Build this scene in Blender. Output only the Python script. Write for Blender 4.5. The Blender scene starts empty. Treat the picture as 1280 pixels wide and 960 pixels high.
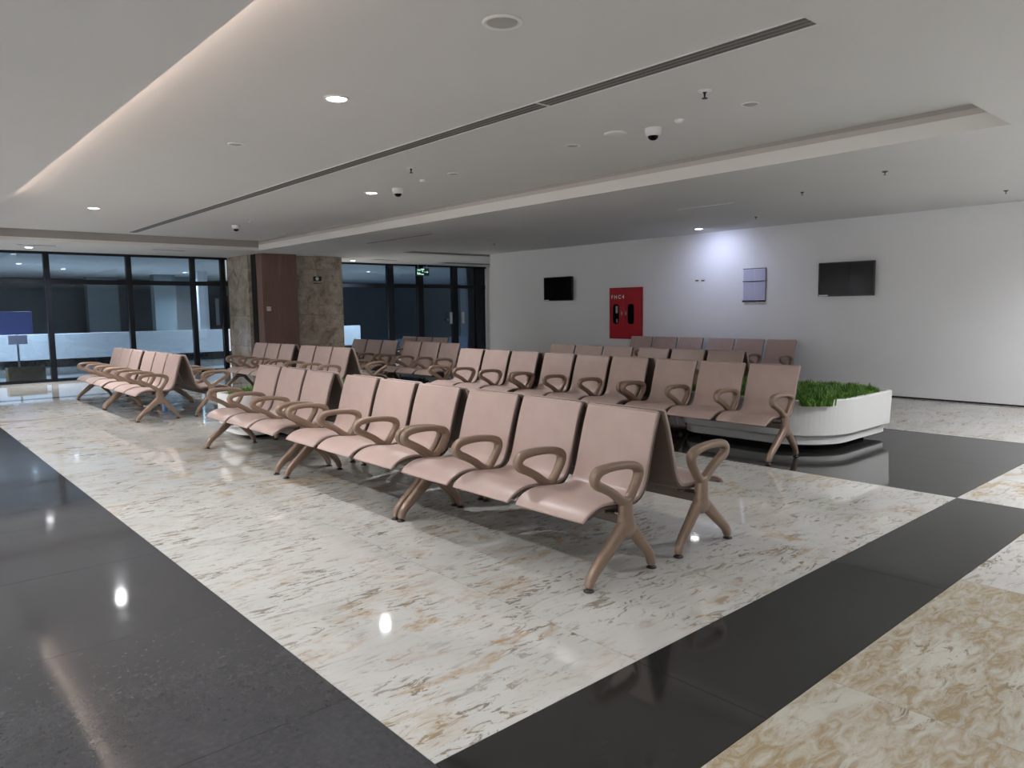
import bpy, bmesh, math, random
from mathutils import Vector, Matrix
random.seed(7)
S = bpy.context.scene
COL = S.collection
PI = math.pi

# ------------------------------------------------------------------ camera
YAW, PITCH, ROLL, F, CAM_H = 0.84796, 0.10158, -0.013524, 918.9, 1.4
fw = Vector((math.cos(PITCH)*math.cos(YAW), math.cos(PITCH)*math.sin(YAW), -math.sin(PITCH)))
rt = Vector((math.sin(YAW), -math.cos(YAW), 0)); up = rt.cross(fw)
rt2 = rt*math.cos(ROLL)+up*math.sin(ROLL); up2 = up*math.cos(ROLL)-rt*math.sin(ROLL)
cd = bpy.data.cameras.new('camera'); cam = bpy.data.objects.new('camera', cd); COL.objects.link(cam)
cd.sensor_width = 36; cd.lens = F/1280*36; cd.clip_start = .05; cd.clip_end = 200
cam.matrix_world = Matrix(((rt2.x, up2.x, -fw.x, 0), (rt2.y, up2.y, -fw.y, 0), (rt2.z, up2.z, -fw.z, CAM_H), (0, 0, 0, 1)))
S.camera = cam

# ------------------------------------------------------------------ world, exposure
W = bpy.data.worlds.new('world'); S.world = W; W.use_nodes = True
W.node_tree.nodes['Background'].inputs[0].default_value = (.03, .04, .06, 1)
W.node_tree.nodes['Background'].inputs[1].default_value = 1.0
S.view_settings.view_transform = 'Standard'; S.view_settings.look = 'None'
S.view_settings.gamma = 1; S.view_settings.use_curve_mapping = False
S.view_settings.exposure = 1.42

LOW, HIGH = 2.727, 2.93          # lower soffit and raised tray ceiling
TX0, TX1, TY0, TY1 = 1.37, 6.57, 1.76, 15.63   # tray outline
WALLX = 11.6; WALLY = 13.9; GY = 18.1
DOWN_W, COVE_W, WALLSPOT_W, FAR_W, WASH_FILL_W, RIGHT_FILL_W = 18, 13, 6.5, 90, 50, 31
DOWN_COL = (.97, .98, 1)

# ------------------------------------------------------------------ material helpers
def mat(name, color, rough=.5, metal=0, spec=.5, coat=0):
    m = bpy.data.materials.new(name); m.use_nodes = True
    b = m.node_tree.nodes['Principled BSDF']
    b.inputs['Base Color'].default_value = (*color, 1); b.inputs['Roughness'].default_value = rough
    b.inputs['Metallic'].default_value = metal; b.inputs['Specular IOR Level'].default_value = spec
    b.inputs['Coat Weight'].default_value = coat
    return m
def nd(m, t, **kw):
    n = m.node_tree.nodes.new(t)
    for k, v in kw.items():
        if hasattr(n, k): setattr(n, k, v)
        else: n.inputs[k].default_value = v
    return n
def lk(m, a, b): m.node_tree.links.new(a, b)
def ramp(m, src, stops):
    r = m.node_tree.nodes.new('ShaderNodeValToRGB'); e = r.color_ramp.elements
    while len(e) < len(stops): e.new(.5)
    for i, (p, c) in enumerate(stops): e[i].position = p; e[i].color = (*c, 1) if len(c) == 3 else c
    lk(m, src, r.inputs[0]); return r.outputs[0]
def mix(m, f, a, b, mode='MIX'):
    n = m.node_tree.nodes.new('ShaderNodeMix'); n.data_type = 'RGBA'; n.blend_type = mode
    for s, v in ((n.inputs[0], f), (n.inputs[6], a), (n.inputs[7], b)):
        if hasattr(v, 'links'): lk(m, v, s)
        elif isinstance(v, (int, float)): s.default_value = v
        else: s.default_value = (*v, 1)
    return n.outputs[2]
def bsdf(m): return m.node_tree.nodes['Principled BSDF']
def bump(m, h, strength, dist=.01):
    b = nd(m, 'ShaderNodeBump'); b.inputs['Strength'].default_value = strength; b.inputs['Distance'].default_value = dist
    lk(m, h, b.inputs['Height']); lk(m, b.outputs[0], bsdf(m).inputs['Normal'])
def noise(m, vec, scale, detail=4, rough=.55, dist=0):
    n = nd(m, 'ShaderNodeTexNoise'); n.inputs['Scale'].default_value = scale; n.inputs['Detail'].default_value = detail
    n.inputs['Roughness'].default_value = rough; n.inputs['Distortion'].default_value = dist
    if vec is not None: lk(m, vec, n.inputs['Vector'])
    return n.outputs['Fac']
def coords(m, scale=(1, 1, 1), rot=0, rand=True):
    tc = nd(m, 'ShaderNodeTexCoord'); out = tc.outputs['Object']
    if rand:
        oi = nd(m, 'ShaderNodeObjectInfo'); mu = nd(m, 'ShaderNodeMath', operation='MULTIPLY'); mu.inputs[1].default_value = 37.0
        lk(m, oi.outputs['Random'], mu.inputs[0]); cb = nd(m, 'ShaderNodeCombineXYZ')
        for i in range(3): lk(m, mu.outputs[0], cb.inputs[i])
        ad = nd(m, 'ShaderNodeVectorMath', operation='ADD'); lk(m, out, ad.inputs[0]); lk(m, cb.outputs[0], ad.inputs[1]); out = ad.outputs[0]
    mp = nd(m, 'ShaderNodeMapping'); mp.inputs['Scale'].default_value = scale; mp.inputs['Rotation'].default_value = (0, 0, rot)
    lk(m, out, mp.inputs['Vector']); return mp.outputs[0]

# marble: off-white with fine grey-brown streaks and ochre patches
def marble(name, ochre=.545, masked=True, os=(.9, 2.2, 1), dist=1.6, base=(.52, .51, .485), tan=(.36, .25, .13), rot=.35):
    m = mat(name, base, .045, spec=.55)
    v = coords(m, (1.1, 3.2, 1), rot); v2 = coords(m, (1, 1, 1), rot)
    cloud = noise(m, v2, 1.6, 5, .6, .6)
    c = ramp(m, cloud, [(.3, tuple(x*.86 for x in base)), (.6, base)])
    fine = noise(m, v, 6.5, 10, .72, 1.2)
    region = ramp(m, noise(m, v2, 2.3, 4, .6), [(.40, (.10,)*3), (.60, (1, 1, 1))])
    streak = ramp(m, fine, [(.53, (0, 0, 0)), (.585, (1, 1, 1))])
    c = mix(m, mix(m, 1.0, streak, region, 'MULTIPLY'), c, (.21, .18, .14))
    patch = ramp(m, noise(m, v2, .75, 3, .5), [(.44, (.12,)*3), (.60, (1,)*3)])
    och = ramp(m, noise(m, coords(m, os, rot+.15), 1.5, 9, .68, dist), [(ochre-.035, (0, 0, 0)), (ochre+.05, (1, 1, 1))])
    if masked: och = mix(m, 1.0, och, patch, 'MULTIPLY')
    c = mix(m, mix(m, 1.0, och, ramp(m, fine, [(.38, (.2,)*3), (.6, (1,)*3)]), 'MULTIPLY'), c, tan)
    fleck = ramp(m, noise(m, coords(m, (2, 4.5, 1), rot-.25), 17, 6, .7, .8), [(.66, (0, 0, 0)), (.71, (1, 1, 1))])
    c = mix(m, mix(m, .75, (0, 0, 0), fleck), c, (.13, .115, .09))
    lk(m, c, bsdf(m).inputs['Base Color'])
    bump(m, noise(m, v2, 3, 2), .02, .01)
    return m
def granite(name, a, b, rough=.06):
    m = mat(name, a, rough, spec=.5)
    v = coords(m)
    c = ramp(m, noise(m, v, 45, 6, .75), [(.35, a), (.62, b), (.75, tuple(x*2.2 for x in b))])
    c = mix(m, ramp(m, noise(m, v, 3, 6, .65, .5), [(.35, (.05,)*3), (.75, (.4,)*3)]), c, tuple(x*1.6 for x in b))
    lk(m, c, bsdf(m).inputs['Base Color'])
    rr = ramp(m, noise(m, v, 4, 4), [(.3, (rough*.8,)*3), (.8, (rough*2,)*3)]); lk(m, rr, bsdf(m).inputs['Roughness'])
    bump(m, noise(m, v, 2.5, 2), .02, .01)
    return m
M = {}
M['marble'] = marble('white_marble')
M['marble_tan'] = marble('tan_marble', .455, masked=False, os=(.35, 1.1, 1), dist=.5, base=(.52, .50, .44), tan=(.31, .235, .14), rot=-.5)
M['granite'] = granite('black_granite', (.009, .009, .0085), (.02, .02, .019))
M['granite_grey'] = granite('grey_granite', (.026, .026, .028), (.045, .044, .048), .06)
M['joint'] = mat('joint_grout', (.22, .21, .2), .7)
def plaster(name, col):
    m = mat(name, col, .85, spec=.2); v = coords(m, rand=False)
    lk(m, ramp(m, noise(m, v, .6, 3), [(.3, tuple(x*.96 for x in col)), (.7, col)]), bsdf(m).inputs['Base Color'])
    bump(m, noise(m, v, 220, 3), .04, .002); return m
M['ceiling'] = plaster('ceiling_paint', (.70, .705, .70))
M['wall'] = plaster('wall_paint', (.84, .845, .86))
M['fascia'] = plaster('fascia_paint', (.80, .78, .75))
M['reveal_shade'] = plaster('reveal_shade_paint', (.42, .39, .37))  # darker tone stands in for the shadow above the fascia
M['shell'] = mat('seat_shell_polyurethane', (.36, .265, .24), .36, spec=.4)
v = coords(M['shell'], rand=False)
lk(M['shell'], ramp(M['shell'], noise(M['shell'], v, 5, 3), [(.3, (.41, .305, .27)), (.7, (.45, .338, .30))]), bsdf(M['shell']).inputs['Base Color'])
bump(M['shell'], noise(M['shell'], v, 400, 2), .03, .001)
M['shell_back'] = mat('shell_back_shade', (.115, .078, .06), .5)  # added rear layer, brown darkened to hold the shade behind the seats
M['arm'] = mat('armrest_paint', (.26, .18, .132), .33, metal=.25, spec=.5)
bump(M['arm'], noise(M['arm'], coords(M['arm'], rand=False), 300, 2), .03, .001)
M['beam'] = mat('beam_paint', (.10, .07, .055), .4, metal=.3)
M['glide'] = mat('foot_glide_rubber', (.02, .012, .01), .5)
M['bolt'] = mat('bolt_steel', (.6, .6, .58), .25, metal=1)
M['planter'] = plaster('planter_white_surface', (.78, .78, .77)); bsdf(M['planter']).inputs['Roughness'].default_value = .3
M['dark'] = mat('dark_recess', (.008, .008, .008), .8)
M['soil'] = mat('soil', (.03, .022, .015), .95)
def leafmat(name, a, b):
    m = mat(name, a, .55); v = coords(m, rand=False)
    lk(m, ramp(m, noise(m, v, 9, 3), [(.35, a), (.65, b)]), bsdf(m).inputs['Base Color']); return m
M['leaf'] = leafmat('leaf_dark', (.035, .12, .012), (.15, .30, .04))
M['leaf2'] = leafmat('leaf_bright', (.13, .30, .045), (.26, .47, .09))
M['frame'] = mat('frame_aluminium_black', (.012, .014, .02), .22, metal=.4)
M['steel'] = mat('brushed_steel', (.55, .56, .6), .3, metal=1)
M['white'] = mat('white_plastic', (.8, .8, .8), .4)
M['grey'] = mat('grey_plastic', (.42, .42, .41), .5)
M['slot'] = mat('slot_grey', (.12, .115, .11), .6)
M['slotlite'] = mat('slot_blade_grey', (.25, .24, .23), .5)
M['black'] = mat('black_plastic', (.006, .006, .007), .35)
M['screen'] = mat('screen_glass', (.003, .003, .004), .12, spec=.12)
M['red'] = mat('red_enamel', (.42, .004, .012), .35)
M['redd'] = mat('red_enamel_frame', (.33, .003, .009), .4)
M['paper'] = mat('paper', (.72, .72, .82), .7)
M['paper2'] = mat('paper_print', (.5, .5, .66), .7)
M['navy'] = mat('navy_clip', (.01, .012, .05), .4)
M['green'] = mat('sign_green', (.006, .05, .028), .4)
M['carton'] = mat('brown_cardboard', (.42, .26, .13), .8)
M['blue'] = mat('lilac_blue_panel', (.16, .18, .55), .5)
M['brown'] = mat('brown_laminate', (.125, .068, .05), .45)
vb = coords(M['brown'], (14, 14, .6), rand=False)
lk(M['brown'], ramp(M['brown'], noise(M['brown'], vb, 3, 5), [(.3, (.20, .115, .088)), (.7, (.26, .15, .118))]), bsdf(M['brown']).inputs['Base Color'])
def stone():
    m = mat('brown_stone_cladding', (.2, .16, .12), .18)
    v = coords(m)
    c = ramp(m, noise(m, v, 3.2, 8, .65, .8), [(.3, (.22, .18, .14)), (.5, (.46, .39, .31)), (.7, (.6, .53, .45))])
    c = mix(m, ramp(m, noise(m, v, 14, 8, .7, 1.5), [(.55, (0, 0, 0)), (.66, (.8,)*3)]), c, (.07, .05, .037))
    lk(m, c, bsdf(m).inputs['Base Color']); return m
M['stone'] = stone()
def emis(name, col, s):
    m = mat(name, col, .5); bsdf(m).inputs['Emission Color'].default_value = (*col, 1); bsdf(m).inputs['Emission Strength'].default_value = s; return m
M['lens'] = emis('lamp_lens_lit', (1, .98, 1), 8)
M['led'] = emis('led_strip_lit', (1, .76, .62), 5)
M['signlit'] = emis('sign_pale_green', (.55, .9, .75), .35)
def glassmat():
    m = bpy.data.materials.new('window_glass'); m.use_nodes = True; t = m.node_tree; t.nodes.clear()
    o = t.nodes.new('ShaderNodeOutputMaterial'); tr = t.nodes.new('ShaderNodeBsdfTransparent'); gl = t.nodes.new('ShaderNodeBsdfGlossy')
    tr.inputs[0].default_value = (.62, .72, .80, 1); gl.inputs[0].default_value = (.8, .9, 1, 1); gl.inputs['Roughness'].default_value = .015
    fr = t.nodes.new('ShaderNodeFresnel'); fr.inputs[0].default_value = 1.62; mx = t.nodes.new('ShaderNodeMixShader')
    t.links.new(fr.outputs[0], mx.inputs[0]); t.links.new(tr.outputs[0], mx.inputs[1]); t.links.new(gl.outputs[0], mx.inputs[2]); t.links.new(mx.outputs[0], o.inputs[0])
    return m
M['glass'] = glassmat()

# ------------------------------------------------------------------ geometry helpers
def box(bm, x0, x1, y0, y1, z0, z1, bev=0):
    vs = [bm.verts.new((x, y, z)) for x in (x0, x1) for y in (y0, y1) for z in (z0, z1)]
    fs = [bm.faces.new([vs[i] for i in q]) for q in ((0, 1, 3, 2), (4, 6, 7, 5), (0, 4, 5, 1), (2, 3, 7, 6), (0, 2, 6, 4), (1, 5, 7, 3))]
    if bev: bmesh.ops.bevel(bm, geom=list({e for f in fs for e in f.edges}), offset=bev, segments=2, affect='EDGES', profile=.5)
def lathe(bm, cx, cy, prof, n=20):
    rings = []
    for r, z in prof:
        rings.append([bm.verts.new((cx+r*math.cos(2*PI*i/n), cy+r*math.sin(2*PI*i/n), z)) for i in range(n)] if r > 1e-5 else [bm.verts.new((cx, cy, z))])
    for a, b in zip(rings, rings[1:]):
        for i in range(n):
            j = (i+1) % n
            if len(a) > 1 and len(b) > 1: bm.faces.new((a[i], a[j], b[j], b[i]))
            elif len(a) > 1: bm.faces.new((a[i], a[j], b[0]))
            elif len(b) > 1: bm.faces.new((a[0], b[j], b[i]))
def cyl(bm, p, q, r, n=10):
    p = Vector(p); q = Vector(q); d = (q-p).normalized(); a = d.orthogonal().normalized(); b = d.cross(a)
    R = [[bm.verts.new(c+(a*math.cos(2*PI*i/n)+b*math.sin(2*PI*i/n))*r) for i in range(n)] for c in (p, q)]
    for i in range(n): j = (i+1) % n; bm.faces.new((R[0][i], R[0][j], R[1][j], R[1][i]))
    bm.faces.new(R[0][::-1]); bm.faces.new(R[1])
def obj(name, bm, m, parent=None, smooth=False, loc=None):
    if isinstance(bm, bpy.types.Mesh): me = bm
    else:
        bmesh.ops.recalc_face_normals(bm, faces=bm.faces); me = bpy.data.meshes.new(name); bm.to_mesh(me); bm.free()
        me.materials.append(m)
        if smooth: me.polygons.foreach_set('use_smooth', [True]*len(me.polygons)); me.update()
    o = bpy.data.objects.new(name, me); COL.objects.link(o)
    if parent: o.parent = parent
    if loc: o.location = loc
    return o
def mk(*boxes, bev=0):
    bm = bmesh.new()
    for b in boxes: box(bm, *b, bev=bev)
    return bm
def tag(o, label=None, cat=None, group=None, kind=None):
    if label: o['label'] = label
    if cat: o['category'] = cat
    if group: o['group'] = group
    if kind: o['kind'] = kind
    return o
def empty(name, loc, rz=0, label=None, cat=None, group=None, kind=None):
    o = bpy.data.objects.new(name, None); COL.objects.link(o); o.location = loc; o.rotation_euler = (0, 0, rz); o.empty_display_size = .1
    return tag(o, label, cat, group, kind)
def struct(name, bm, m, parent=None, **k):
    o = obj(name, bm, m, parent, **k)
    if not parent: o['kind'] = 'structure'
    return o
def cat_rom(P, n, closed=False):
    out = []; L = len(P); rng = range(L) if closed else range(L-1)
    for i in rng:
        g = (lambda k: P[k % L]) if closed else (lambda k: P[max(0, min(L-1, k))])
        a, b, c, d = g(i-1), g(i), g(i+1), g(i+2)
        for s in range(n):
            t = s/n; out.append(tuple(.5*(2*b[k]+(c[k]-a[k])*t+(2*a[k]-5*b[k]+4*c[k]-d[k])*t*t+(3*b[k]-a[k]-3*c[k]+d[k])*t**3) for k in range(len(b))))
    if not closed: out.append(tuple(P[-1]))
    return out
def sweep(bm, P, yc, sub=3, closed=False, ring=10, power=2.0):
    """P: (x, z, half thickness in plane, half width in y)"""
    Q = cat_rom(P, sub, closed); L = len(Q); R = []
    for i, (x, z, t, w) in enumerate(Q):
        a = Q[(i-1) % L] if closed or i > 0 else Q[0]; b = Q[(i+1) % L] if closed or i < L-1 else Q[-1]
        dx, dz = b[0]-a[0], b[1]-a[1]; l = math.hypot(dx, dz) or 1; nx, nz = -dz/l, dx/l
        rr = []
        for k in range(ring):
            an = 2*PI*(k+.5)/ring; c, s = math.cos(an), math.sin(an)
            c = math.copysign(abs(c)**(2/power), c); s = math.copysign(abs(s)**(2/power), s)
            rr.append(bm.verts.new((x+nx*t*s, yc+w*c, z+nz*t*s)))
        R.append(rr)
    for i in range(L if closed else L-1):
        a, b = R[i], R[(i+1) % L]
        for k in range(ring): j = (k+1) % ring; bm.faces.new((a[k], a[j], b[j], b[k]))
    if not closed: bm.faces.new(R[0][::-1]); bm.faces.new(R[-1])

# ------------------------------------------------------------------ floor
floor = empty('floor', (0, 0, 0), kind='structure')
obj('screed', mk((-9, 16, -8, 34, -.12, -.0205)), M['joint'], floor)
G = .0012
slabcache = {}
def slabs(name, m, xs, ys, stagger=0, y0=None, y1=None):
    for i, (xa, xb) in enumerate(zip(xs, xs[1:])):
        off = stagger*(i % 2); yy = [y0 if y0 is not None else ys[0]]
        for y in ys: 
            if yy[0]+.05 < y+off < (y1 if y1 is not None else ys[-1])-.05: yy.append(y+off)
        yy.append(y1 if y1 is not None else ys[-1])
        for ya, yb in zip(yy, yy[1:]):
            w, h = round(xb-xa, 3), round(yb-ya, 3); k = (name, m.name, w, h)
            if k not in slabcache:
                o = obj(name, mk((-w/2+G, w/2-G, -h/2+G, h/2-G, -.02, 0)), m, floor); slabcache[k] = o.data
            else: o = obj(name, slabcache[k], m, floor)
            o.location = ((xa+xb)/2, (ya+yb)/2, 0)
def rng(a, b, s):
    out = [a]
    while out[-1]+s < b-.2: out.append(round(out[-1]+s, 4))
    return out+[b]
NY0 = 14.42
slabs('marble_slab', M['marble'], [1.23, 2.215, 3.2, 4.15, 5.0, 5.84], rng(1.78, NY0, 1.395), .7, 1.78, NY0)
slabs('granite_slab', M['granite_grey'], [-1.2, 0, 1.23], rng(2.31-1.12*4, NY0, 1.12), 0, -2.2, NY0)
slabs('granite_slab', M['granite'], [1.23, 2.21, 3.9, 5.84], [1.215, 1.78])
slabs('granite_slab', M['granite'], [5.84, 7.2, 8.6], rng(1.78, NY0, 1.5), 0, 1.78, NY0)
slabs('marble_slab', M['marble'], [8.6, 9.6, 10.6, 11.6], rng(1.78, NY0, 1.4), .7, 1.78, NY0)
slabs('marble_slab', M['marble'], [5.84, 7.3, 8.8, 10.2, 11.6], [.2, 1.78])
slabs('marble_slab', M['marble_tan'], [1.23, 2.62, 4.1], [-1.2, 0, 1.215])
slabs('marble_slab', M['marble'], [4.1, 5.84], [-1.2, 1.215])
slabs('granite_slab', M['granite'], [-1.2, 2, 5, 8, 11.6, 15], [NY0, 14.64])
slabs('marble_slab', M['marble'], [-1.2, .5, 2.2, 3.9, 5.6, 7.3, 9, 10.7, 12.4, 15], [14.64, 16.3, 18.0])
slabs('marble_slab', M['marble'], [11.6, 13.3, 15], [WALLY+.1, NY0])
slabs('marble_slab', M['marble'], [-9, -5, -1.2], [-8, -4, 0, 4, 8, 13, 18])
slabs('marble_slab', M['marble'], [-1.2, 3, 7.3, 11.6], [-8, -4.6, -1.2])
slabs('granite_slab', M['granite'], [-1.2, 1.23], [-1.2, -.2], 0)
slabs('marble_slab', M['marble'], [5.84, 8.8, 11.6], [-1.2, .2])
slabs('marble_slab', M['marble'], [-9, -3, 3, 9, 16], [18.2, 22, 26, 34])  # pale slabs laid here to bounce light up onto the far ceiling

# ------------------------------------------------------------------ ceiling
T = .35
ceil = struct('ceiling', mk((-9, TX0, -8, GY, LOW, LOW+.09), (TX0, 11.6, -8, TY0, LOW, LOW+T), (TX1, 16, TY0, GY, LOW, LOW+T), (TX0, TX1, TY1, GY, LOW, LOW+T)), M['ceiling'])
struct('ceiling', mk((.9, TX1+.3, TY0-.3, TY1+.3, HIGH, HIGH+.1), (.85, .9, TY0-.3, TY1+.3, LOW+.05, HIGH+.1)), M['ceiling'])
struct('trim_1', mk((TX1-.012, TX1+.0, TY0, TY1, LOW-.004, LOW+.118)), M['fascia'])
struct('trim_2', mk((TX0, TX1-.012, TY1-.012, TY1, LOW-.004, LOW+.06)), M['fascia'])
struct('trim_3', mk((TX0, TX1-.012, TY1-.008, TY1-.001, LOW+.062, HIGH)), M['reveal_shade'])
struct('trim_4', mk((TX1-.006, TX1-.001, TY0, TY1-.012, LOW+.12, LOW+.165)), mat('fascia_shade_paint', (.56, .52, .49), .8))  # fascia colour darkened to tan for the shade it lies in
struct('trim_5', mk((TX1-.004, TX1-.001, TY0, TY1-.012, LOW+.167, HIGH)), M['reveal_shade'])
# cove: a LED strip lying on the lip of the lower ceiling lights the raised one
cs = obj('cove_light_strip', mk((TX0-.07, TX0-.045, 2.2, 11.2, LOW+.09, LOW+.105)), M['led'])
tag(cs, 'warm hidden light strip along the left edge of the raised ceiling', 'light strip')
for k in range(3):
    l = bpy.data.lights.new('cove_light', 'AREA'); l.shape = 'RECTANGLE'; l.size = 3.0; l.size_y = .02; l.energy = COVE_W/3; l.color = (1, .80, .68)
    lo = bpy.data.objects.new('cove_light', l); COL.objects.link(lo); lo.parent = cs
    lo.location = (TX0-.04, 3.7+3*k, LOW+.115)
    d = Vector((-.3, 0, -.95)).normalized(); yv = Vector((0, 1, 0)); z = d; x = yv; y = z.cross(x)
    lo.matrix_local = Matrix(((x.x, y.x, z.x, lo.location.x), (x.y, y.y, z.y, lo.location.y), (x.z, y.z, z.z, lo.location.z), (0, 0, 0, 1)))

# ------------------------------------------------------------------ walls
struct('wall_right', mk((WALLX, 15.6, -8, WALLY, 0, LOW)), M['wall'])
struct('shadow_gap_right', mk((WALLX-.004, WALLX, -8, WALLY, 0, .022)), M['dark'])  # black strip painted in for the shadow gap at the wall foot
struct('wall_left', mk((-9.2, -9, -8, GY+.1, 0, LOW)), M['wall'])
struct('wall_back', mk((-9, 11.6, -8.2, -8, 0, LOW)), M['wall'])
struct('wall_front', mk((15.0, 15.6, WALLY, GY+.1, 0, LOW), (14.9, 15.0, GY-.05, GY+.1, 0, LOW)), M['wall'])
struct('trim_6', mk((14.86, 14.9, GY-.07, GY-.03, 0, LOW-.08)), M['white'])

# ------------------------------------------------------------------ glazing
def plane_x(px, y, py=380):       # where a picture column meets the plane y (used once to place the mullions)
    d = rt2*((px-640)/F)-up2*((py-480)/F)+fw
    return d.x*y/d.y
TR = 2.10
def glazing(name, edges, x0, x1, z1=LOW, mw=.12):
    root = empty(name, (x0, GY, 0), kind='structure')
    L = lambda bm, nm, m: obj(nm, bm, m, root)
    X = lambda v: v-x0
    L(mk((0, x1-x0, -.05, .05, z1-.05, z1), bev=.004), 'head_rail', M['frame'])
    L(mk((0, x1-x0, -.05, .05, 0, .06), bev=.004), 'sill_rail', M['frame'])
    L(mk((0, x1-x0, -.045, .045, TR-.05, TR+.05), bev=.004), 'transom', M['frame'])
    for e in edges: L(mk((X(e)-mw/2, X(e)+mw/2, -.06, .06, .06, z1-.05), bev=.006), 'mullion', M['frame'])
    xs = [x0-mw/2]+list(edges)+[x1+mw/2]
    for a, b in zip(xs, xs[1:]):
        if b-a < .25: continue
        p = L(mk((X(a)+mw/2, X(b)-mw/2, -.004, .004, .06, TR-.05)), 'pane', M['glass'])
        p = L(mk((X(a)+mw/2, X(b)-mw/2, -.004, .004, TR+.05, z1-.05)), 'pane', M['glass'])
    return root
ml = [plane_x(p, GY) for p in (61, 163, 242.5)]
XL = plane_x(284, GY)
glazing('window_1', [-7, -5, -3, -1.1, ml[0]-1.9+.2]+ml+[XL-.08], -9, XL+.02, mw=.11)
mr = [plane_x(p, GY) for p in (488, 525, 568, 597)]
w2 = glazing('window_2', mr, plane_x(426, GY), 14.9, mw=.2)
# door leaves between the third and fourth frame posts: pull handles
for px in (560.5, 575.5):
    h = bmesh.new(); x = plane_x(px, GY)-plane_x(426, GY)
    box(h, x-.045, x+.045, -.13, -.105, .98, 1.33, bev=.008)
    for zz in (1.02, 1.29): cyl(h, (x, -.11, zz), (x, -.06, zz), .012)
    obj('door_pull', h, M['steel'], w2)
lk_ = bmesh.new(); x = plane_x(558, GY)-plane_x(426, GY); box(lk_, x-.05, x+.0, -.09, -.06, 1.08, 1.13, bev=.006); obj('door_lock', lk_, M['bolt'], w2)

# ------------------------------------------------------------------ clad column between the two glazings
CX0 = plane_x(287, GY)+.0
cx_l = XL+.03
col = empty('trim_7', (0, 0, 0), kind='structure')
CYF = 16.55
bx0, bx1 = 6.88, 7.68
colR = plane_x(429, CYF)
obj('column_core', mk((cx_l+.03, bx0-.02, CYF+.3, GY+.06, 0, LOW-.001), (bx0-.03, bx1, CYF-.0, GY+.06, 0, LOW-.001), (bx1, colR-.03, CYF+.03, GY+.06, 0, LOW-.001)), M['dark'], col)
zs = [0, .62, 1.33, 2.42, LOW-.002]
for a, b in zip(zs, zs[1:]):
    y0s = [CYF+.28, GY-.06]
    obj('stone_panel', mk((cx_l, cx_l+.03, CYF+.29, GY-.06, a+.002, b-.002), bev=.002), M['stone'], col)
    obj('stone_panel', mk((cx_l, bx0-.02, CYF+.26, CYF+.29, a+.002, b-.002), bev=.002), M['stone'], col)
    for xa, xb in ((bx1+.012, (bx1+colR)/2), ((bx1+colR)/2, colR)):
        obj('stone_panel', mk((xa+.001, xb-.001, CYF, CYF+.03, a+.002, b-.002), bev=.002), M['stone'], col)
    obj('stone_panel', mk((colR-.03, colR, CYF+.031, GY-.06, a+.002, b-.002), bev=.002), M['stone'], col)
obj('laminate_panel', mk((bx0-.018, bx0+.0, CYF-.32, CYF+.26, 0, LOW-.002), bev=.002), M['brown'], col)
obj('laminate_panel', mk((bx0+.003, (bx0+bx1)/2-.001, CYF-.335, CYF-.315, 0, LOW-.002), bev=.002), M['brown'], col)
obj('laminate_panel', mk(((bx0+bx1)/2+.001, bx1-.0, CYF-.335, CYF-.315, 0, LOW-.002), bev=.002), M['brown'], col)
obj('laminate_panel', mk((bx1-.0, bx1+.01, CYF-.335, CYF, 0, LOW-.002), bev=.002), M['brown'], col)
def atplane_y(px, py, y):
    d = rt2*((px-640)/F)-up2*((py-480)/F)+fw; t = y/d.y
    return (d.x*t, y, CAM_H+d.z*t)
def atplane_x(px, py, x):
    d = rt2*((px-640)/F)-up2*((py-480)/F)+fw; t = x/d.x
    return (x, d.y*t, CAM_H+d.z*t)
p = atplane_y(336, 386, CYF-.335)
sw = empty('light_switch', (p[0], CYF-.335, p[2]), label='white square switch plate on the brown column panel', cat='switch')
obj('plate', mk((-.05, .05, -.012, 0, -.05, .05), bev=.004), M['white'], sw); obj('rocker', mk((-.025, .025, -.017, -.0115, -.03, .03), bev=.002), M['white'], sw)
p = atplane_y(396.5, 348.5, CYF)
sg = empty('wall_sign', (p[0], CYF, p[2]), label='small black sign with white disc on the brown stone column', cat='sign')
obj('plate', mk((-.105, .105, -.015, 0, -.055, .055), bev=.003), M['black'], sg)
b = bmesh.new(); cyl(b, (-.01, -.019, 0), (-.01, -.0145, 0), .042, 20); obj('disc', b, M['white'], sg)
obj('lower_plate', mk((-.11, .12, -.01, 0, -.118, -.1), bev=.002), M['black'], sg)
# exit sign hanging under the soffit in front of the glass doors
pa = atplane_y(520, 335, 17.7); pb = atplane_y(536, 345, 17.7)
es = empty('exit_sign', ((pa[0]+pb[0])/2, 17.7, LOW), label='dark green exit sign with arrow hanging above the glass doors', cat='sign')
wz = (pb[0]-pa[0])/2; z1 = pa[2]-LOW; z0 = pb[2]-LOW
obj('panel', mk((-wz, wz, -.02, .02, z0, z1), bev=.003), M['green'], es)
[obj('hanger', mk((u*wz*.7, u*wz*.7+.008, -.004, .004, z1, 0)), M['steel'], es) for u in (-1, 1)]
zc = (z0+z1)/2; b = bmesh.new(); s = wz*.9
for (u0, u1, v0, v1) in ((-.95, -.3, .35, .6), (-.95, -.35, -.65, -.4), (-.95, -.85, -.65, .0), (-.62, -.54, -.6, -.05), (-.3, .25, .55, .85), (-.1, .05, .0, .5), (-.3, .15, -.75, -.5), (.25, .75, -.06, .06)):
    box(b, u0*s, u1*s, -.0235, -.0195, zc+v0*(z1-z0)/2, zc+v1*(z1-z0)/2)
vs = [b.verts.new((x*s, -.0215, zc+z*(z1-z0)/2)) for x, z in ((.7, .3), (.98, 0), (.7, -.3))]; b.faces.new(vs)
obj('pictogram', b, M['signlit'], es)

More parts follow.
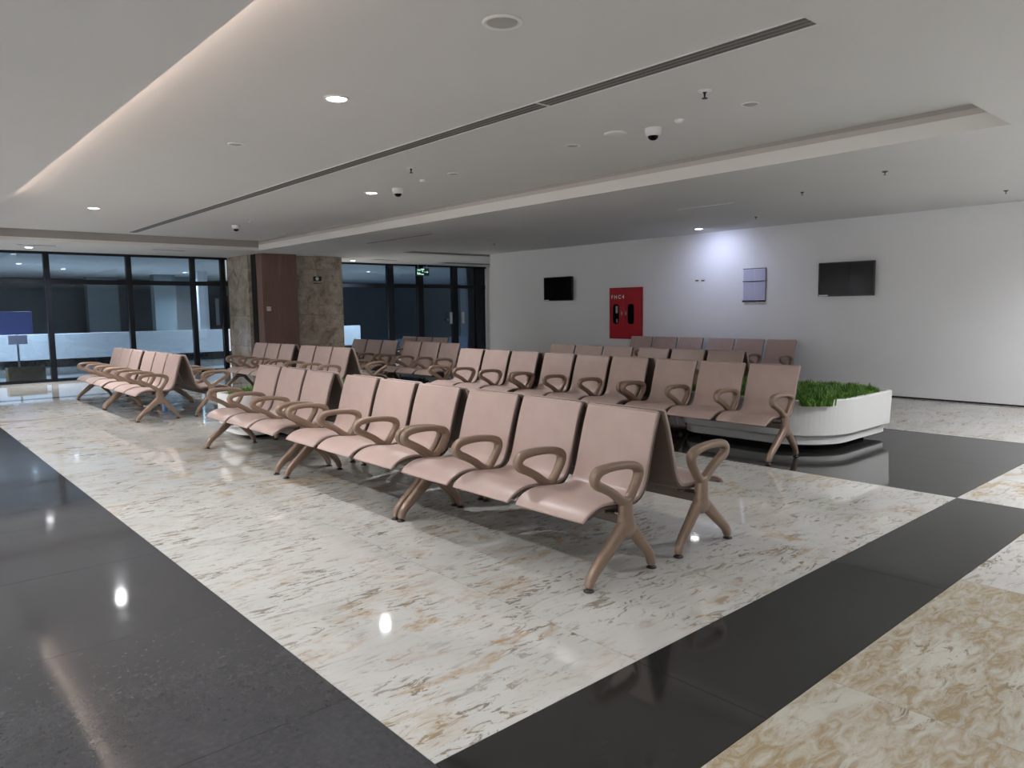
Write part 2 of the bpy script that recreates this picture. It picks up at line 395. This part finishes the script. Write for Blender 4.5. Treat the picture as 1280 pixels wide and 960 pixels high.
# ------------------------------------------------------------------ the space beyond the glass
fy = 31.0
struct('ceiling', mk((-9, 24, GY+.05, fy, LOW, LOW+.2)), M['ceiling'])
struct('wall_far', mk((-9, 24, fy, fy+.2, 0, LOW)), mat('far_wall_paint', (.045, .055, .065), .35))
struct('wall_far_side', mk((23.8, 24, GY, fy, 0, LOW), (-9.2, -9, GY, fy, 0, LOW)), M['wall'])
struct('wall_parapet', mk((-9, 13.2, 23.0, 23.25, .22, .9), bev=.01), M['wall'])
struct('trim_8', mk((-9, 13.2, 23.03, 23.2, 0, .22)), M['dark'])
def far_door(px, w, label):
    p = plane_x(px, 30.6)
    d = empty('far_door', (p, 30.9, 0), label=label, cat='door')
    obj('leaf', mk((-w/2, w/2, -.05, 0, 0, 2.1), bev=.005), M['frame'], d)
    for q in (-.25, .1): obj('vision_panel', mk((q*w-.05*w, q*w+.07*w, -.06, -.051, .9, 2.0)), M['grey'], d)
far_door(270, 1.2, 'dark door with pale vision strips seen through the glass near the column')
px_ = plane_x(253, 24.5)
pc = obj('slim_pillar', mk((-.15, .15, -.15, .15, 0, LOW), bev=.01), M['wall'], loc=(px_, 24.5, 0)); tag(pc, 'slim pale pillar seen through the glass beside the stone column', 'pillar')
for px, py, w in ((128, 29.5, .5), (205, 27, .35), (222, 28.5, .5)):
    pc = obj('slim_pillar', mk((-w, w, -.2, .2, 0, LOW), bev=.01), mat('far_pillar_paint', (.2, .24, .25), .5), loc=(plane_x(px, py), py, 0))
    tag(pc, {128: 'wide grey pillar in the dark hall behind the leftmost wide pane', 205: 'narrow grey pillar in the dark hall left of the two close pillars', 222: 'broader grey pillar in the dark hall close to the slim pale one'}[px], 'pillar')
bd = empty('reflection_board', (plane_x(18, 21), 21, 0), label='lilac blue board put in behind the far left glass for a blurred reflection', cat='board')  # board put in where a blurred reflection shows in the pane
obj('panel', mk((-.33, .33, -.02, .02, .95, 1.5), bev=.01), M['blue'], bd); obj('stand', mk((-.02, .02, -.015, .015, 0, .95), (-.25, .25, -.15, .15, 0, .02)), M['steel'], bd)
obj('lower_panel', mk((-.18, .2, -.018, .018, .72, .94), bev=.005), M['paper2'], bd)
cb = empty('cardboard_box', (plane_x(26, 18.7), 18.75, 0), label='brown open cardboard box on the floor behind the left glass', cat='box')
obj('carton_side', mk((-.34, .34, -.2, -.19, 0, .3), (-.34, .34, .19, .2, 0, .3), (-.34, -.33, -.19, .19, 0, .3), (.33, .34, -.19, .19, 0, .3), (-.34, .34, -.2, .2, 0, .01)), M['carton'], cb)
[obj('flap', mk(q), M['carton'], cb) for q in ((-.34, -.02, -.33, -.2, .27, .28), (.34, .46, -.19, .19, .26, .27))]

# ------------------------------------------------------------------ lamps
fix = {}
def downlight(x, y, z, lit, label, group, power=DOWN_W, col=DOWN_COL, r=.075, blend=.9, cone=150, tilt=0):
    if power == DOWN_W: power *= 1+.25*max(0, y-4)
    root = empty('downlight', (x, y, z), label=label, cat='ceiling light', group=group)
    for nm, prof, m in (('trim_ring', [(r, -.001), (r*1.22, -.001), (r*1.2, -.008), (r*1.02, -.012), (r*.93, -.004)], M['white']),
                        ('lens', [(0, -.0125), (r*.7, -.0115), (r*.93, -.0045)], M['lens'] if lit else M['grey'])):
        k = (nm, lit, r)
        if k not in fix:
            b = bmesh.new(); lathe(b, 0, 0, prof, 24); o = obj(nm, b, m, root, smooth=True); fix[k] = o.data
        else: obj(nm, fix[k], m, root)
    if lit:
        l = bpy.data.lights.new('downlight_lamp', 'SPOT'); l.energy = power*PI; l.color = col; l.spot_size = math.radians(cone); l.spot_blend = blend; l.shadow_soft_size = .05
        o = bpy.data.objects.new('downlight_lamp', l); COL.objects.link(o); o.parent = root; o.location = (0, 0, -.02); o.rotation_euler = (0, -tilt, 0)
    return root
downlight(2.7, 4.93, HIGH, True, 'lit round downlight nearest the camera on the raised ceiling', None)
downlight(5.11, 8.5, HIGH, True, 'lit round downlight on the raised ceiling right of the long slot', None)
downlight(2.65, 12.05, HIGH, True, 'lit round downlight on the raised ceiling toward the far left glass', None)
downlight(2.58, 17.1, LOW, True, 'lit round downlight in the far soffit above the left glass', None)
downlight(9.83, 17.4, LOW, True, 'lit round downlight in the far soffit right of the stone column', None)
downlight(10.88, 7.45, LOW, True, 'lit cool white downlight in the soffit washing the white wall', None, WALLSPOT_W, (.62, .68, 1), cone=155, blend=1, tilt=.55)
for (x, y, t) in ((2.7, 3.1, 'unlit recessed downlight with deep rim at the top of the photo'), (2.69, 6.8, 'small unlit recessed downlight left of the lit one on the raised ceiling'),
                  (5.2, 3.11, 'small unlit downlight right of the near sprinkler on the raised ceiling'), (5.17, 4.95, 'small unlit downlight left of the near dome camera'),
                  (5.14, 6.77, 'small unlit downlight between the two sprinklers on the raised ceiling'), (5.12, 14.2, 'small unlit downlight near the far corner of the raised ceiling'),
                  (7.32, 15.23, 'small unlit downlight in the soffit in front of the stone column')):
    downlight(x, y, HIGH if x < 6.5 else LOW, False, t, None, r=.09 if y == 3.1 else .06)
p = (5.12, 4.38)
b = bmesh.new(); lathe(b, 0, 0, [(0, -.012), (.085, -.012), (.1, -.006), (.1, 0)], 24)
tag(obj('ceiling_speaker', b, M['white'], smooth=True, loc=(*p, HIGH)), 'flat round white speaker disc beside the near dome camera', 'speaker')
# rows of lamps over the rest of the hall, outside the picture
for x, y in [(.3, .6), (.3, 2.45), (.3, 4.3), (.3, 6.15), (.3, 8.3), (.3, 10.6)]+[(x, y) for x in (-2.6, -5.6) for y in (-5.5, -1.5, 2.5, 6.5, 10.5, 14.5)]+[(x, y) for x in (.5, 4) for y in (-5.5, -2.2)]:
    downlight(x, y, LOW, True, 'lit round downlight in the lower ceiling outside the photo', 'downlights over the rest of the hall')
for k in range(12):  # unseen lamps added so the white left wall throws soft fill
    downlight(-8.45, -7+2.1*k, LOW, True, 'unseen fill lamp added close to the far left wall', 'added fill lamps along the left wall', WASH_FILL_W, (.95, .97, 1), cone=165)
for x, y in ((6.4, .1), (8.5, .9), (10.5, 1.2), (6.4, -2.4), (8.5, -1.6), (10.5, -1.3)):  # added out-of-view lamps that brighten the right wall and floor
    downlight(x, y, LOW, True, 'unseen fill lamp added in the right soffit', 'added fill lamps of the right soffit', RIGHT_FILL_W*(2.2 if (x, y) == (6.4, .1) else 1))
for x, y in ((8.2, 20.3), (0.2, 20.3), (-3, 20.3), (plane_x(16, 24), 22.5), (plane_x(69, 26), 24.5), (8, 25), (13, 22), (14, 27), (-5, 24)):  # includes hidden lamps added to brighten the parapet and ceiling beyond
    downlight(x, y, LOW, True, 'lit cool downlight beyond the glass, in a set with added fill lamps', 'downlights beyond the glass', FAR_W, (.80, .88, 1))

# ------------------------------------------------------------------ ceiling fittings
def slot(name, x0, x1, y0, y1, z, label, n, along='y'):
    r = empty(name, ((x0+x1)/2, (y0+y1)/2, z), label=label, cat='air vent')
    hx, hy = (x1-x0)/2, (y1-y0)/2; f = .012
    obj('flange', mk((-hx-f, -hx, -hy-f, hy+f, -.006, 0), (hx, hx+f, -hy-f, hy+f, -.006, 0), (-hx, hx, -hy-f, -hy, -.006, 0), (-hx, hx, hy, hy+f, -.006, 0)), M['white'], r)
    obj('backing', mk((-hx, hx, -hy, hy, -.002, -.0005)), M['slot'], r)
    for i in range(n):
        if along == 'y': c = -hx+(i+1)*2*hx/(n+1); obj('blade', mk((c-.006, c+.006, -hy, hy, -.005, -.0012)), M['slotlite'], r)
        else: c = -hy+(i+1)*2*hy/(n+1); obj('blade', mk((-hx, hx, c-.006, c+.006, -.005, -.0012)), M['slotlite'], r)
    return r
slot('slot_diffuser', 3.90, 4.045, TY0+.02, 4.1, HIGH, 'near section of the long dark slot diffuser in the raised ceiling', 2)
slot('slot_diffuser', 3.90, 4.045, 4.12, 15.25, HIGH, 'far section of the long dark slot diffuser running to the glass', 2)
slot('linear_grille', 9.4, 12.3, 13.95, 14.45, LOW, 'long dark linear grille in the soffit past the wall corner', 5, 'x')
slot('linear_grille', 12.4, 14.6, 16.7, 17.2, LOW, 'black linear grille in the soffit above the glass doors', 3, 'x')
slot('air_grille', 2.3, 2.95, 16.45, 16.6, LOW, 'short thin grille in the soffit beside the far left downlight', 2, 'x')
slot('air_grille', 4.65, 5.3, 16.4, 16.55, LOW, 'short thin grille in the soffit above the left glass middle', 2, 'x')
slot('air_grille', 10.1, 10.8, 16.7, 16.85, LOW, 'short thin grille in the soffit right of the downlight by the column', 2, 'x')
def strip(x0, x1, y0, y1, label, m):
    o = obj('access_strip', mk((-(x1-x0)/2, (x1-x0)/2, -(y1-y0)/2, (y1-y0)/2, -.004, 0), bev=.001), m, loc=((x0+x1)/2, (y0+y1)/2, LOW)); tag(o, label, 'vent')
strip(8.53, 8.57, 5.3, 6.2, 'thin pale strip vent in the right soffit near the wall light', M['white'])
strip(7.60, 7.63, 10.7, 12.9, 'thin dark strip vent in the soffit toward the wall corner', M['slot'])
def dome(x, y, z, label):
    r = empty('dome_camera', (x, y, z), label=label, cat='camera')
    b = bmesh.new(); lathe(b, 0, 0, [(.07, 0), (.072, -.02), (.062, -.06), (.045, -.066)], 24); obj('housing', b, M['white'], r, True)
    b = bmesh.new(); lathe(b, 0, 0, [(.045, -.066), (.04, -.085), (.022, -.098), (0, -.102)], 24); obj('lens_dome', b, M['screen'], r, True)
dome(5.24, 4.06, HIGH, 'white dome camera nearest the camera, right part of raised ceiling')
dome(5.21, 8.03, HIGH, 'white dome camera close to the lit downlight mid ceiling')
dome(5.09, 13.06, HIGH, 'white dome camera far back near the tray corner')
def detector(x, y, z, label):
    b = bmesh.new(); lathe(b, 0, 0, [(.04, 0), (.042, -.014), (.03, -.026), (0, -.028)], 20)
    tag(obj('smoke_detector', b, M['white'], smooth=True, loc=(x, y, z)), label, 'detector')
detector(5.17, 3.74, HIGH, 'small white detector right of the near dome camera')
detector(5.1, 7.32, HIGH, 'small white detector between the middle dome camera and sprinkler')
detector(5.05, 12.3, HIGH, 'small white detector by the farthest dome camera')
def sprinkler(x, y, z, label, rosette=.05):
    r = empty('sprinkler', (x, y, z), label=label, cat='sprinkler'); k = 1 if rosette > .03 else .6
    b = bmesh.new(); lathe(b, 0, 0, [(rosette, 0), (rosette*.95, -.008), (.018, -.012)], 20); obj('rosette', b, M['white'] if rosette > .03 else M['slot'], r, True)
    b = bmesh.new(); lathe(b, 0, 0, [(q*k, -.012+(w+.012)*k) for q, w in ((.018, -.012), (.01, -.016), (.006, -.035), (.006, -.05), (.022, -.052), (.02, -.056), (0, -.056))], 16); obj('head', b, M['black'], r, True)
sprinkler(4.64, 3.14, HIGH, 'ceiling sprinkler nearest the camera right of the long slot')
sprinkler(4.58, 6.79, HIGH, 'ceiling sprinkler near the middle dome camera')
sprinkler(7.83, 3.17, LOW, 'sprinkler in the right soffit nearest the tray corner', .028)
sprinkler(8.44, 4.35, LOW, 'sprinkler in the right soffit above the large planter', .02)
sprinkler(10.19, 5.97, LOW, 'sprinkler in the right soffit beside the wall light', .024)
sprinkler(10.35, 2.79, LOW, 'sprinkler in the right soffit at the edge of the photo', .026)
sprinkler(9.8, 11.6, LOW, 'sprinkler in the right soffit toward the wall corner', .022)

# ------------------------------------------------------------------ things on the white wall
def tv(ya, yb, za, zb, label):
    r = empty('television', (WALLX, (ya+yb)/2, (za+zb)/2), label=label, cat='television')
    hy, hz = (yb-ya)/2, (zb-za)/2
    obj('bracket', mk((-.05, 0, -.15, .15, -.12, .12)), M['black'], r)
    obj('casing', mk((-.085, -.045, -hy+.01, hy-.01, -hz+.01, hz-.01), bev=.006), M['black'], r)
    obj('bezel', mk((-.1, -.083, -hy, -hy+.014, -hz, hz), (-.1, -.083, hy-.014, hy, -hz, hz), (-.1, -.083, -hy+.014, hy-.014, hz-.014, hz), (-.1, -.083, -hy+.014, hy-.014, -hz, -hz+.022)), M['black'], r)
    obj('screen', mk((-.094, -.084, -hy+.014, hy-.014, -hz+.022, hz-.014)), M['screen'], r)
    obj('sticker', mk((-.1015, -.1, hy-.16, hy-.01, -hz+.004, -hz+.026)), M['white'], r)
tv(11.05, 11.92, 1.565, 2.085, 'small black television on the white wall left of the red cabinet')
tv(4.75, 5.62, 1.53, 2.06, 'wide black television on the right of the white wall')
fc = empty('fire_hose_cabinet', (WALLX, 9.62, .77), label='red fire hose cabinet with two windowed doors on the white wall', cat='cabinet')
cw, ch = .41, 1.03
obj('body', mk((-.06, 0, -cw, cw, 0, ch), bev=.004), M['redd'], fc)
for s_, ya, yb in (('left', .004, cw-.02), ('right', -cw+.02, -.004)):
    d = obj('door', mk((-.078, -.06, ya, yb, .03, ch-.03), bev=.003), M['red'], fc)
    c = (ya+yb)/2+(.03 if s_ == 'right' else .02)
    b = bmesh.new(); cyl(b, (0, 0, 0), (.003, 0, 0), .001)
    b.free(); b = bmesh.new(); n = 20; pts = []
    for i in range(n):
        a = 2*PI*i/n; u, w = math.cos(a), math.sin(a); u = math.copysign(abs(u)**.55, u)*.08; w = math.copysign(abs(w)**.3, w)*.2
        pts.append((c+u, .5+w))
    vA = [b.verts.new((-.081, y, z)) for y, z in pts]; vB = [b.verts.new((-.0775, y, z)) for y, z in pts]
    b.faces.new(vA)
    for i in range(n): b.faces.new((vA[i], vA[(i+1) % n], vB[(i+1) % n], vB[i]))
    obj('window', b, M['screen'], d)
    hy = .055 if s_ == 'left' else -.05
    obj('handle', mk((-.1, -.079, hy-.012, hy+.012, .47, .56), bev=.004), M['bolt'], d)
    if s_ == 'left': [obj('hose_card', mk(q), M['grey'], d) for q in ((-.0835, -.081, c-.045, c+.005, .52, .66), (-.0835, -.081, c-.045, c-.01, .33, .4))]
def text(body, size, m, parent, loc, ext=.001):
    cu = bpy.data.curves.new('lettering', 'FONT'); cu.body = body; cu.size = size; cu.extrude = ext; cu.align_x = 'CENTER'; cu.align_y = 'CENTER'; cu.offset = size*.02
    t = bpy.data.objects.new('tmp', cu); COL.objects.link(t); bpy.context.view_layer.update()
    me = bpy.data.meshes.new_from_object(t.evaluated_get(bpy.context.evaluated_depsgraph_get())); bpy.data.objects.remove(t)
    me.materials.clear(); me.materials.append(m); o = bpy.data.objects.new('lettering', me); COL.objects.link(o); o.parent = parent; o.location = loc
    o.rotation_euler = (PI/2, 0, -PI/2); return o
text('F H C 4', .105, M['white'], fc, (-.0795, cw-.02-.215, ch-.19))
# notice board: two sheets in a thin frame
nb = empty('notice_frame', (WALLX, 6.795, 1.76), label='framed notice of two printed sheets on the white wall', cat='notice')
obj('backing', mk((-.012, 0, -.215, .215, -.28, .28), bev=.002), M['paper'], nb)
obj('clip_bar', mk((-.03, -.012, -.22, .22, -.295, -.265), bev=.003), M['navy'], nb)
obj('clip_bar', mk((-.024, -.012, -.217, .217, .055, .07), bev=.002), M['navy'], nb)
obj('clip_bar', mk((-.022, -.012, -.217, .217, .27, .282), bev=.002), M['navy'], nb)
obj('side_rail', mk((-.02, -.012, -.222, -.213, -.265, .27)), M['navy'], nb)
for a, b_ in ((.075, .265), (-.26, .05)):
    for s0, s1 in ((-.205, -.005), (.005, .205)): obj('sheet', mk((-.015, -.012, s0, s1, a+.006, b_-.006)), M['paper2'], nb)
for px, lab in ((872, 'white wall socket with plug left of its neighbour, left of the notice'), (879.5, 'white wall socket nearer the framed notice')):
    q = atplane_x(px, 348.5, WALLX)
    s_ = empty('wall_socket', (WALLX, q[1], q[2]), label=lab, cat='socket')
    obj('plate', mk((-.012, 0, -.05, .05, -.045, .045), bev=.003), M['white'], s_)
    obj('outlet', mk((-.03, -.012, -.03, .03, -.045, -.02), bev=.003), M['slot'], s_)

# ------------------------------------------------------------------ planters
def outline(x0, x1, y0, y1, inset, radii, n=20):
    x0 += inset; x1 -= inset; y0 += inset; y1 -= inset; P = []
    for (cx, cy, a0, r) in ((x0, y0, PI, radii[0]), (x1, y0, 1.5*PI, radii[1]), (x1, y1, 0, radii[2]), (x0, y1, .5*PI, radii[3])):
        r = max(.02, r-inset); sx = 1 if cx == x0 else -1; sy = 1 if cy == y0 else -1
        for i in range(n+1):
            a = a0+.5*PI*i/n; P.append((cx+sx*r+r*math.cos(a), cy+sy*r+r*math.sin(a)))
    return P
def stack(bm, rings, cap0=True, cap1=True):
    R = [[bm.verts.new((x, y, z)) for x, y in P] for P, z in rings]; n = len(R[0])
    for a, b in zip(R, R[1:]):
        for i in range(n): bm.faces.new((a[i], a[(i+1) % n], b[(i+1) % n], b[i]))
    if cap0: bm.faces.new(R[0][::-1])
    if cap1: bm.faces.new(R[-1])
def planter(x0, x1, y0, y1, radii, label, glabel, h=.5, nb=9000, bright=.35):
    r = empty('planter', ((x0+x1)/2, (y0+y1)/2, 0), label=label, cat='planter')
    ox, oy = (x0+x1)/2, (y0+y1)/2
    O = lambda ins: [(x-ox, y-oy) for x, y in outline(x0, x1, y0, y1, ins, radii)]
    b = bmesh.new(); stack(b, [(O(.22), 0), (O(.22), .06)]); obj('toe_kick', b, M['dark'], r)
    b = bmesh.new(); stack(b, [(O(.09), .05), (O(.07), .06), (O(.07), .128), (O(.09), .145)]); obj('plinth', b, M['planter'], r)
    b = bmesh.new(); stack(b, [(O(.12), .146), (O(.02), .15), (O(.014), .158), (O(.0), h-.01), (O(.008), h), (O(.045), h), (O(.05), h-.06)]); obj('body', b, M['planter'], r)
    b = bmesh.new(); stack(b, [(O(.051), h-.08), (O(.051), h-.055)]); obj('soil', b, M['soil'], r)
    # foliage: short upright tufts, too many to count
    for nm, m, cnt in (('foliage', M['leaf'], nb), ('foliage_edge', M['leaf2'], int(nb*bright))):
        b = bmesh.new(); tufts = cnt//14
        for t in range(tufts):
            for _ in range(30):
                x = random.uniform(x0+.08, x1-.08); y = random.uniform(y0+.08, y1-.08)
                ed = min(x-x0, x1-x, y-y0, y1-y)
                cx = min(max(x, x0+.35), x1-.35); cy = min(max(y, y0+.3), y1-.3)
                if math.hypot(x-cx, y-cy) > .27: continue
                if nm == 'foliage_edge' and ed > .26 and random.random() < .93: continue
                break
            hh = random.uniform(.04, .08) if nm == 'foliage' else random.uniform(.025, .05)
            for k in range(14):
                a = random.uniform(0, 2*PI); lean = random.uniform(.01, .05); w = .006; u = x-ox+random.gauss(0, .018); v_ = y-oy+random.gauss(0, .018); z0 = h-.055
                ca, sa = math.cos(a), math.sin(a); hk = hh*random.uniform(.6, 1.15)+.048
                p1 = b.verts.new((u-sa*w, v_+ca*w, z0)); p2 = b.verts.new((u+sa*w, v_-ca*w, z0))
                p3 = b.verts.new((u+ca*lean*.6+sa*w*1.3, v_+sa*lean*.6-ca*w*1.3, z0+hk*.6)); p4 = b.verts.new((u+ca*lean*.6-sa*w*1.3, v_+sa*lean*.6+ca*w*1.3, z0+hk*.6))
                p5 = b.verts.new((u+ca*lean*1.5, v_+sa*lean*1.5, z0+hk))
                b.faces.new((p1, p2, p3, p4)); b.faces.new((p4, p3, p5))
        o = obj('grass_tufts', b, m, r); o['kind'] = 'stuff'
        o['label'] = glabel if nm == 'foliage' else 'brighter green tufts along the rim'
    return r
planter(6.56, 8.14, 3.10, 4.84, (.62, .12, .12, .3), 'large white planter with rounded corner and hedge on the right', 'dark green low hedge of upright tufts', nb=12000)
planter(2.97, 4.7, 7.80, 8.50, (.3, .3, .1, .08), 'white planter behind the third bench of the front row', 'green tufts', nb=6000, bright=1.2)
planter(7.52, 9.1, 9.2, 11.1, (.3, .12, .12, .3), 'white planter partly hidden behind the far middle benches', 'green low hedge of upright tufts', nb=6000)

# ------------------------------------------------------------------ benches
PIT = .565; ARMY = [.025+PIT*i for i in range(4)]; BL = ARMY[-1]+.025
def build_bench(name, loc, rz, label, group):
    r = empty(name, loc, rz, label, 'bench', group)
    # seat shells
    prof = [(.0, .338, .006, .252), (.004, .342, .012, .258), (.035, .368, .0135, .262), (.09, .394, .0135, .263), (.16, .405, .0135, .263), (.25, .398, .0135, .263), (.34, .388, .0135, .263),
            (.41, .392, .0145, .263), (.455, .42, .015, .263), (.485, .48, .0145, .263), (.505, .55, .0135, .263), (.53, .64, .0135, .263), (.56, .74, .0135, .263), (.592, .826, .0125, .262), (.595, .836, .011, .258), (.597, .841, .006, .252)]
    prof = [(x, z, t*.8, w-.008) for x, z, t, w in prof]
    b = bmesh.new(); sweep(b, prof, 0, 3, ring=24, power=9)
    s0 = obj('seat_shell', b, M['shell'], r, True, loc=(0, ARMY[0]+PIT/2, 0))
    back = []
    for k, (x, z, t, w) in enumerate(prof[2:-1]):
        a_, c_ = prof[k+1], prof[k+3]; dx, dz = c_[0]-a_[0], c_[1]-a_[1]; l = math.hypot(dx, dz); back.append((x+dz/l*.019, z-dx/l*.019, .0095, w-.003))
    b = bmesh.new(); sweep(b, back, 0, 3, ring=20, power=9)
    q0 = obj('shell_back', b, M['shell_back'], s0, True); q0['label'] = 'rear layer of the shell, its brown darkened for shade'
    for i in (1, 2):
        s1 = obj('seat_shell', s0.data, None, r, loc=(0, ARMY[i]+PIT/2, 0)); q1 = obj('shell_back', q0.data, None, s1); q1['label'] = q0['label']
    # back plate and seat brackets
    for i in range(3):
        yc = ARMY[i]+PIT/2
        if i == 0:
            b = bmesh.new(); box(b, .22, .40, -.2, .2, .338, .372, bev=.004); br = obj('seat_bracket', b, M['beam'], r, loc=(0, yc, 0))
        else: obj('seat_bracket', br.data, None, r, loc=(0, yc, 0))
    obj('beam', mk((.265, .335, .03, BL-.03, .283, .337), bev=.006), M['beam'], r)
    # armrests
    loop = [(.050, .562, .026, .026), (.080, .592, .025, .029), (.15, .602, .022, .031), (.25, .600, .021, .031), (.335, .588, .023, .031), (.385, .562, .026, .029), (.386, .52, .024, .027), (.352, .465, .022, .025),
            (.315, .418, .024, .025), (.285, .402, .026, .025), (.245, .42, .025, .025), (.19, .462, .023, .025), (.12, .5, .024, .026), (.066, .528, .026, .026)]
    b = bmesh.new(); sweep(b, loop, 0, 3, True, ring=14, power=2.7)
    sweep(b, [(.285, .415, .034, .022), (.288, .385, .037, .022), (.295, .34, .038, .022), (.3, .30, .036, .02)], 0, 2, ring=12, power=3)
    a0 = obj('armrest', b, M['arm'], r, True, loc=(0, ARMY[0], 0))
    for i in (1, 2, 3): obj('armrest', a0.data, None, r, loc=(0, ARMY[i], 0))
    # end frames: hub, front and rear leg, foot glides
    for i, yy in enumerate((ARMY[0], ARMY[3])):
        if i == 0:
            b = bmesh.new(); sweep(b, [(.283, .425, .036, .025), (.286, .37, .043, .028), (.289, .32, .046, .030), (.29, .282, .056, .031), (.29, .255, .07, .031), (.29, .232, .056, .028), (.29, .215, .025, .02)], 0, 3, ring=14, power=3.2)
            h0 = obj('leg_hub', b, M['arm'], r, True, loc=(0, yy, 0))
            b = bmesh.new(); sweep(b, [(.28, .285, .042, .028), (.215, .228, .038, .027), (.135, .16, .033, .026), (.058, .098, .029, .025), (.024, .06, .026, .024), (.010, .03, .023, .023), (.006, .018, .018, .018)], 0, 3, ring=12, power=2.8)
            f0 = obj('leg', b, M['arm'], r, True, loc=(0, yy, 0))
            b = bmesh.new(); sweep(b, [(.305, .285, .038, .028), (.36, .226, .034, .026), (.415, .16, .029, .025), (.462, .11, .026, .024), (.49, .065, .024, .023), (.501, .03, .022, .022), (.503, .018, .017, .017)], 0, 3, ring=12, power=2.8)
            g0 = obj('leg', b, M['arm'], r, True, loc=(0, yy, 0))
            b = bmesh.new(); lathe(b, 0, 0, [(0, 0), (.027, 0), (.028, .006), (.014, .011), (.011, .03), (0, .03)], 16); k0 = obj('foot_glide', b, M['glide'], f0, True, loc=(.006, 0, 0))
            obj('foot_glide', k0.data, None, g0, loc=(.503, 0, 0))
        else:
            obj('leg_hub', h0.data, None, r, loc=(0, yy, 0)); f = obj('leg', f0.data, None, r, loc=(0, yy, 0)); g = obj('leg', g0.data, None, r, loc=(0, yy, 0))
            obj('foot_glide', k0.data, None, f, loc=(.006, 0, 0)); obj('foot_glide', k0.data, None, g, loc=(.503, 0, 0))
        # bolt on the outer faces
    b = bmesh.new(); cyl(b, (.24, .052, .352), (.24, .03, .352), .008, 8); bo = obj('bolt', b, M['bolt'], r)
    obj('bolt', bo.data, None, r, loc=(0, BL-.085, 0))
    return r
def copy_tree(o, parent=None):
    c = o.copy(); COL.objects.link(c); c.parent = parent
    for ch in list(o.children):
        copy_tree(ch, c)
    return c
FX, RX, DX, EX, PX, WX = 2.60, 5.92, 4.94, 6.88, 7.60, 10.74
BB = 1.25   # front-foot to front-foot width of a back-to-back pair
B = [ # x of front foot, y of right end, facing camera side?, label, group
 (FX, 2.375, 1, 'nearest brown three-seat bench, front row, right end'),
 (FX, 4.135, 1, 'second bench from the right in the front row'),
 (FX, 6.03, 1, 'third bench from the right in the front row, before a white planter'),
 (FX+BB, 2.375, 0, 'bench turned away, back to back with the nearest bench'),
 (FX+BB, 4.135, 0, 'bench turned away behind the second front-row bench'),
 (FX+BB, 6.03, 0, 'bench turned away behind the third front-row bench'),
 (FX, 10.28, 1, 'nearer bench of the left pair in front of the glass'),
 (FX, 12.07, 1, 'farthest left bench, beyond its neighbour by the glass'),
 (FX+BB, 10.28, 0, 'bench turned away behind the nearer bench of the left pair'),
 (FX+BB, 12.07, 0, 'bench turned away behind the farthest left bench'),
 (RX, 3.28, 1, 'second-row bench in front of the large white planter'),
 (RX, 5.04, 1, 'middle bench of the second row behind the nearest bench'),
 (RX, 6.80, 1, 'left bench of the second row behind the nearest bench'),
 (RX+BB, 5.0, 0, 'bench turned away behind the middle second-row bench'),
 (RX+BB, 6.79, 0, 'bench turned away behind the left second-row bench'),
 (DX, 9.92, 1, 'bench before the stone column, right one of that pair'),
 (DX, 11.82, 1, 'bench before the stone column, left one of that pair'),
 (DX+BB, 9.92, 0, 'bench turned away behind the right bench before the stone column'),
 (DX+BB, 11.82, 0, 'bench turned away behind the left bench before the stone column'),
 (EX, 9.72, 1, 'dim bench in front of the glass doors, right of its pair'),
 (EX, 11.6, 1, 'dim bench right of the stone column, left of its pair'),
 (8.22, 11.85, 1, 'farthest bench by the glass doors, only its tops showing'),
 (PX, 4.87, 1, 'third-row bench behind the large planter, below the notice'),
 (PX, 6.63, 1, 'third-row bench below the red fire hose cabinet'),
 (PX+BB, 4.87, 0, 'bench turned away behind the third-row bench by the planter'),
 (WX, 5.82, 1, 'bench along the white wall, right one, below the framed notice'),
 (WX, 7.58, 1, 'bench along the white wall, left one, beside the red cabinet'),
]
proto = None
for x, y, face, lab in B:
    loc = (x, y, 0) if face else (x, y+BL, 0); rz = 0 if face else PI
    if proto is None: proto = build_bench('waiting_bench', loc, rz, lab, 'three-seat waiting benches'); continue
    o = copy_tree(proto); o.location = loc; o.rotation_euler = (0, 0, rz); o['label'] = lab
# small things seen under the benches of the left pair
b = bmesh.new(); lathe(b, 0, 0, [(0, 0), (.032, 0), (.034, .01), (.034, .14), (.028, .17), (.013, .19), (.013, .205), (0, .205)], 16)
tag(obj('water_bottle', b, mat('pale_blue_plastic', (.25, .4, .75), .15), smooth=True, loc=(3.2, 11.2, 0)), 'pale blue bottle standing under the left bench', 'bottle')
